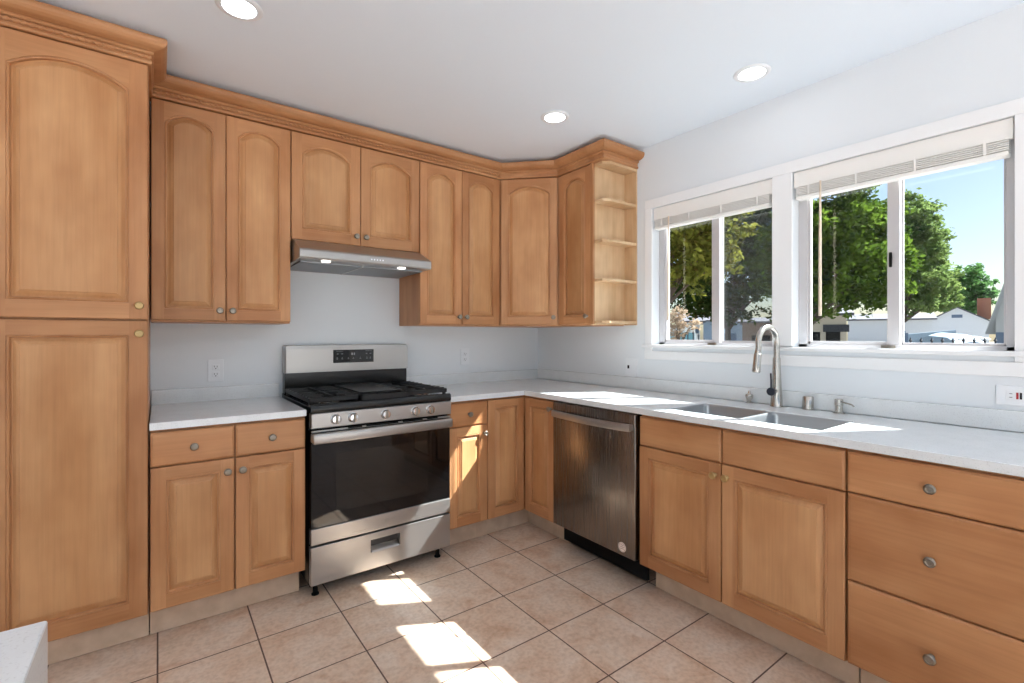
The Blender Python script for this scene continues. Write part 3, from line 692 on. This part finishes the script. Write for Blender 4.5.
struct(MB().box(-14, 2.5, -16, YF-.14, GZ, -.13).build('bounce_slab', paint('pale_bounce', (176,176,175), .85)))  # unseen slab, added to bounce sunlight up onto the ceiling
struct(MB().box(-14, XL-.14, YF-.13, 6, GZ, -.13).build('side_bounce_slab', MATS['pale_bounce']))  # unseen slab by the side opening, added to return light indoors
def leaf_mat(name, a, b_):
    m = bpy.data.materials.new(name); m.use_nodes = True; ns = m.node_tree.nodes; ln = m.node_tree.links; ns.clear()
    o = ns.new('ShaderNodeOutputMaterial'); d = ns.new('ShaderNodeBsdfDiffuse'); t = ns.new('ShaderNodeBsdfTranslucent'); mx = ns.new('ShaderNodeMixShader'); mx.inputs[0].default_value = .4
    tc = ns.new('ShaderNodeTexCoord'); n = N(ns, 'ShaderNodeTexNoise', Scale=1.6, Detail=4.0, Roughness=.7); ln.new(tc.outputs['Object'], n.inputs['Vector'])
    r = ramp(ns, [(.35, a), (.66, b_)]); ln.new(n.outputs['Fac'], r.inputs['Fac'])
    for s in (d, t): ln.new(r.outputs[0], s.inputs[0])
    ln.new(d.outputs[0], mx.inputs[1]); ln.new(t.outputs[0], mx.inputs[2]); ln.new(mx.outputs[0], o.inputs[0]); return m
BARK = mat('tree_bark', (84,70,58), .9)
LG = leaf_mat('green_leaves', (30,54,22), (104,128,44)); LD_ = leaf_mat('dark_leaves', (34,52,26), (74,92,42))
LY = leaf_mat('olive_leaves', (44,60,28), (150,150,62)); LP = leaf_mat('pale_olive_leaves', (72,98,54), (140,158,92)); LB = leaf_mat('dry_twigs', (140,120,100), (192,172,148)); LF = leaf_mat('far_leaves', (62,96,50), (104,142,84))
def tree(name, label, u, d, blobs, leaf, n, m, trunk_r=.14, cat='tree', dx=0):
    """blobs: (du, z, radius) in pixels across, metres up, metres; sized at distance d"""
    base = at(u, d, GZ); r = thing(name, label, cat, base); f = MB(); rng = random.Random(int(u*7+d))
    side = Vector((math.cos(yaw), -math.sin(yaw), 0)); fw = Vector((math.sin(yaw), math.cos(yaw), 0)); px = d/476.54
    vol = [b[2]**2.4 for b in blobs]; cent = [side*(b[0]*px)+Vector((0, 0, b[1]-GZ)) for b in blobs]
    cl = [[Vector((rng.gauss(0, 1), rng.gauss(0, 1), rng.gauss(0, .85))).normalized()*q[2]*(rng.random()**.4) for _ in range(34)] for q in blobs]
    for k in range(n):
        i = rng.choices(range(len(blobs)), vol)[0]; R = blobs[i][2]
        v = rng.choice(cl[i])+Vector((rng.gauss(0, 1), rng.gauss(0, 1), rng.gauss(0, .7)))*R*.13; c = cent[i]+v
        a = Vector((rng.gauss(0, 1), rng.gauss(0, 1), rng.gauss(0, .7))).normalized(); b2 = a.cross(Vector((rng.gauss(0, 1), rng.gauss(0, 1), rng.gauss(0, 1)))).normalized()
        s = leaf*rng.uniform(.6, 1.3)
        f.poly([c-a*s, c-b2*s*.45+Vector((0, 0, s*.1)), c+a*s, c+b2*s*.45])
    me = f.build('foliage', m, r)
    tb = MB(); o0 = side*(dx*px); top = max(cent, key=lambda q: q.z); lo = min(c.z-b[2] for c, b in zip(cent, blobs))
    tb.tube([tuple(o0+Vector((0, 0, -.02))), tuple(o0+Vector((.03, .02, max(.3, lo*.6)))), tuple(o0+Vector((0, 0, max(.5, lo))))], [trunk_r, trunk_r*.8, trunk_r*.7], 9)
    for c in cent: tb.tube([tuple(o0+Vector((0, 0, max(.45, lo*.9)))), tuple((o0+Vector((0, 0, max(.5, lo)))+c)/2+Vector((.05, 0, .1))), tuple(c)], [trunk_r*.6, trunk_r*.35, trunk_r*.12], 6)
    tb.build('trunk', BARK, r, True)
    return r
tree('broad_tree', 'broad yellow-green leafy tree filling the left half of the right window', 850, 13,
     [(-40, 3.9, 1.2), (-26, 4.3, 1.1), (-4, 4.35, 1.1), (12, 4.3, .8), (28, 4.35, .6), (40, 4.2, .5), (-42, 2.9, 1.0), (-14, 2.95, 1.05), (10, 3.4, 1.1), (28, 3.0, .9), (42, 3.2, .7), (24, 2.35, .6), (-8, 2.3, .55), (-34, 2.2, .6), (-56, 4.6, 1.0), (-60, 3.2, 1.0)], .085, 30000, LG, .08, dx=-48)
tree('feathery_tree', 'pale olive feathery tree right of the sash bar in the right window', 922, 17,
     [(-14, 5.6, .8), (-4, 5.7, .5), (4, 5.0, .55), (-12, 4.4, .9), (4, 4.2, .7), (12, 4.7, .5), (-8, 3.3, .9), (10, 3.2, .75), (18, 2.75, .55), (-4, 2.6, .7), (27, 2.5, .4), (12, 2.3, .45)], 0.075, 24000, LP, .07, dx=-22)
tree('small_tree', 'small fresh-green tree behind the gabled white house', 966, 52, [(0, 7.4, 1.6), (-13, 5.8, 1.5), (-6, 6.9, 1.3), (13, 6.2, 1.6), (18, 5.4, 1.1), (2, 5.2, 1.8), (-16, 4.8, 1.2), (8, 8.2, .8)], .26, 5200, LF, .25)
tree('large_leaf_tree', 'large-leaved olive tree filling the left window', 692, 11,
     [(-20, 3.5, .7), (-8, 4.1, .6), (4, 3.7, .75), (18, 4.2, .7), (12, 3.1, .6), (28, 3.6, .6), (-24, 2.7, .6), (-6, 2.7, .6), (42, 4.7, .5), (36, 2.95, .35), (34, 4.2, .5)], .10, 6500, LY, .08, dx=-30)
tree('dark_tree', 'dense dark tree behind the insect screen of the left window', 728, 21,
     [(-40, 3.4, 1.5), (-24, 2.9, 1.2), (-10, 3.2, 1.3), (6, 3.0, 1.2), (18, 4.4, 1.6), (34, 3.2, 1.5), (8, 5.6, 1.6), (-16, 5.0, 1.6), (32, 6.0, 1.6), (-36, 5.4, 1.5), (46, 4.6, 1.5), (20, 7.2, 1.4), (42, 7.4, 1.4)], .12, 26000, LD_, .15)
tree('dry_shrub', 'bare tan shrub at the left edge of the left window', 677, 9, [(-3, 1.60, .17), (3, 1.66, .15), (-4, 1.42, .18), (4, 1.40, .16), (0, 1.22, .16), (19, 1.48, .12), (15, 1.38, .08)], .022, 2600, LB, .03, 'shrub')

STUCCO = paint('white_stucco', (226,226,228), .8); BEIGE = paint('beige_stucco', (196,184,166), .8); ROOF = mat('roof_shingle', (92,92,98), .8)
BLUEG = mat('blue_grey_paint', (142,160,178), .6); SLATE = mat('slate_blue_siding', (92,110,134), .6); BRICK = mat('chimney_brick', (160,104,80), .8); IRONB = mat('black_iron', (34,38,46), .5)
def house(name, label, uL, uR, d, zw, zr, gable, m, depth=6, turn=0, roof=None):
    """a building whose long side faces the camera between two sight lines; zr ridge height, gable: ridge runs away from the camera"""
    a, b = at(uL, d, GZ), at(uR, d, GZ); mid = (a+b)/2; ray = math.atan2(mid.y-cy, mid.x-cx); ang = ray-PI/2+turn
    w = (b-a).length*math.cos(ray-(PI/2-yaw)); r = thing(name, label, 'building', mid, ang); h = zw-GZ; R = zr-GZ
    k = MB()
    if gable: k.prism([(-w/2, 0), (w/2, 0), (w/2, h), (0, R), (-w/2, h)], 'y', 0, depth)
    else: k.prism([(0, 0), (depth, 0), (depth, h), (depth/2, R), (0, h)], 'x', -w/2, w/2)
    k.build('walls', m, r)
    k = MB(); t = .10; ov = .25
    if gable:
        s = (R-h)/(w/2)
        k.prism([(-w/2-ov, h-ov*s), (0, R), (w/2+ov, h-ov*s), (w/2+ov, h-ov*s+t), (0, R+t), (-w/2-ov, h-ov*s+t)], 'y', -ov, depth+ov)
    else:
        s = (R-h)/(depth/2)
        k.prism([(-ov, h-ov*s), (depth/2, R), (depth+ov, h-ov*s), (depth+ov, h-ov*s+t), (depth/2, R+t), (-ov, h-ov*s+t)], 'x', -w/2-ov, w/2+ov)
    k.build('roof', roof or ROOF, r)
    return r, w
r, w = house('gabled_house', 'white gabled house with an attic vent seen through the right window', 926, 988, 38, 2.35, 3.45, True, STUCCO)
MB().box(-.32, .32, -.03, .0, 3.0, 3.25, .02).build('attic_vent', SLATE, r)
MB().box(1.2, 2.0, 2.0, 2.6, 2.9, 4.6).build('chimney', BRICK, r)
r, w = house('shed', 'low beige shed with a dark window under the broad tree', 800, 846, 20, 2.1, 2.35, False, BEIGE, 4)
for x in (-.35, .35): 
    wi = MB().box(x-.25, x+.25, -.03, .0, 1.1, 1.75, .01).build('window', DARK, r)
MB().box(.0, .9, -.04, 0, 1.75, 2.05).build('awning', IRONB, r)
r, w = house('garage', 'plain white garage between the shed and the gabled house', 846, 930, 32, 2.3, 2.7, False, STUCCO, 5)
MB().box(w/2-2.2, w/2-1.3, -.04, 0, .0, 1.9, .01).build('door', BLUEG, r)
r, w = house('siding_house', 'grey gabled house with slate blue siding at the right edge of the window', 990, 1042, 22, 2.05, 4.5, True, mat('pale_siding', (180,182,184), .7), 6, -.62, mat('pale_shingle', (176,178,180), .8))
MB().box(-w/2+.05, w/2, -.05, 0, .0, 1.75, .0).build('siding_panel', SLATE, r)
r, w = house('cottage', 'small white cottage with two tiny windows low in the left window', 681, 700, 24, 1.95, 2.5, False, STUCCO, 4)
for x in (-.2, .25): MB().box(x-.14, x+.14, -.03, 0, 1.7, 2.0, .01).build('window', SLATE, r)
r, w = house('flat_building', 'pale blue-grey building behind the insect screen', 703, 742, 34, 2.3, 2.7, False, BLUEG, 4)
MB().box(.0, .9, -.03, 0, .4, 1.75, .01).build('garage_door', SLATE, r)
r, w = house('brown_building', 'low brown building at the right of the insect screen', 742, 782, 26, 1.95, 2.2, False, mat('brown_wall', (120,104,94), .8), 4)
MB().box(-.5, .4, -.03, 0, 1.2, 1.6, .01).build('window', DARK, r)

def board_wall(name, label, uL, uR, d, z1, z2, m, cat):
    a, b = at(uL, d, GZ), at(uR, d, GZ); w = (b-a).length; ang = math.atan2((b-a).y, (b-a).x)
    r = thing(name, label, cat, a, ang)
    MB().prism([(0, 0), (w, 0), (w, z2-GZ), (0, z1-GZ)], 'y', 0, .08).build('boards', m, r)
    k = MB(); k.box(-.06, .06, -.03, .1, 0, z1-GZ+.05); k.build('end_post', SLATE, r)
    return r
board_wall('board_fence', 'blue-grey board fence below the gabled house', 906, 956, 18, 1.30, 1.46, BLUEG, 'fence')
a, b = at(957, 13, GZ), at(987, 13, GZ)
r = thing('boat_cover', 'blue-grey covered boat below the gabled house', 'boat', (a+b)/2, math.atan2((b-a).y, (b-a).x)); w = (b-a).length
k = MB(); rings = []
for i in range(9):
    t = i/8; x = (t-.5)*w*1.0; hh = 1.60+.09*math.sin(PI*t); rings.append([(x, 0, .5), (x, -.05, hh-.25), (x, .3, hh-.05), (x, .9, hh), (x, 1.5, hh-.2), (x, 1.5, .5)])
k.loops(rings, 0, True, True); k.build('cover', BLUEG, r, True)
k = MB(); k.tube([(-w/2-.02, -.06, 1.50), (0, -.10, 1.56), (w/2+.02, -.06, 1.50)], .03, 8); k.build('gunwale', WHITE, r, True)
k = MB(); k.box(-w/2, w/2, .4, .5, 0, .5); k.box(-w/2, w/2, 1.0, 1.1, 0, .5); k.build('cradle', IRONB, r)
def iron_fence(label, uL, uR, d, zt, name='iron_fence', step=.16, bow=0):
    a, b = at(uL, d, GZ), at(uR, d, GZ); w = (b-a).length; r = thing(name, label, 'fence', a, math.atan2((b-a).y, (b-a).x)); n = int(w/step)
    for i in range(n+1):
        x = w*i/n; z = zt-GZ-bow*(1-math.sin(PI*i/n))
        k = MB(); k.box(x-.009, x+.009, -.009, .009, 0, z); k.lathe([(.012, z), (.026, z+.015), (.012, z+.04), (0, z+.075)], (x, 0, 0), n=6); k.build('picket', IRONB, r)
    k = MB()
    for z in (.25, zt-GZ-.10-bow): k.box(0, w, -.015, .015, z-.015, z+.015)
    k.build('rail', IRONB, r); return r
iron_fence('black spiked iron fence outside the right window', 900, 1006, 7.6, 1.16)
iron_fence('dark bowed iron gate low in the left window', 677, 704, 10, 1.30, 'iron_gate', .11, .16)
# parked van, low left
p = at(668, 12, GZ); r = thing('parked_van', 'white and teal van at the left edge of the left window', 'van', p, -yaw+.3)
k = MB(); k.prism([(-1.0, .35), (1.0, .35), (1.0, 1.1), (.85, 1.25), (.72, 1.78), (.55, 1.86), (-.85, 1.86), (-1.0, 1.7)], 'y', -.1, 1.6); k.build('body', mat('van_white', (222,228,230), .35), r, False)
k = MB(); k.box(-.9, .7, -.12, -.1, 1.32, 1.68, .01); k.build('window', mat('van_teal_glass', (96,150,164), .15), r)
for x in (-.6, .6):
    k = MB(); k.lathe([(.0, 0), (.34, 0), (.34, .18), (.2, .2), (0, .2)], (x, .1, .34), '-y', 20); k.build('wheel', DARK, r, True)
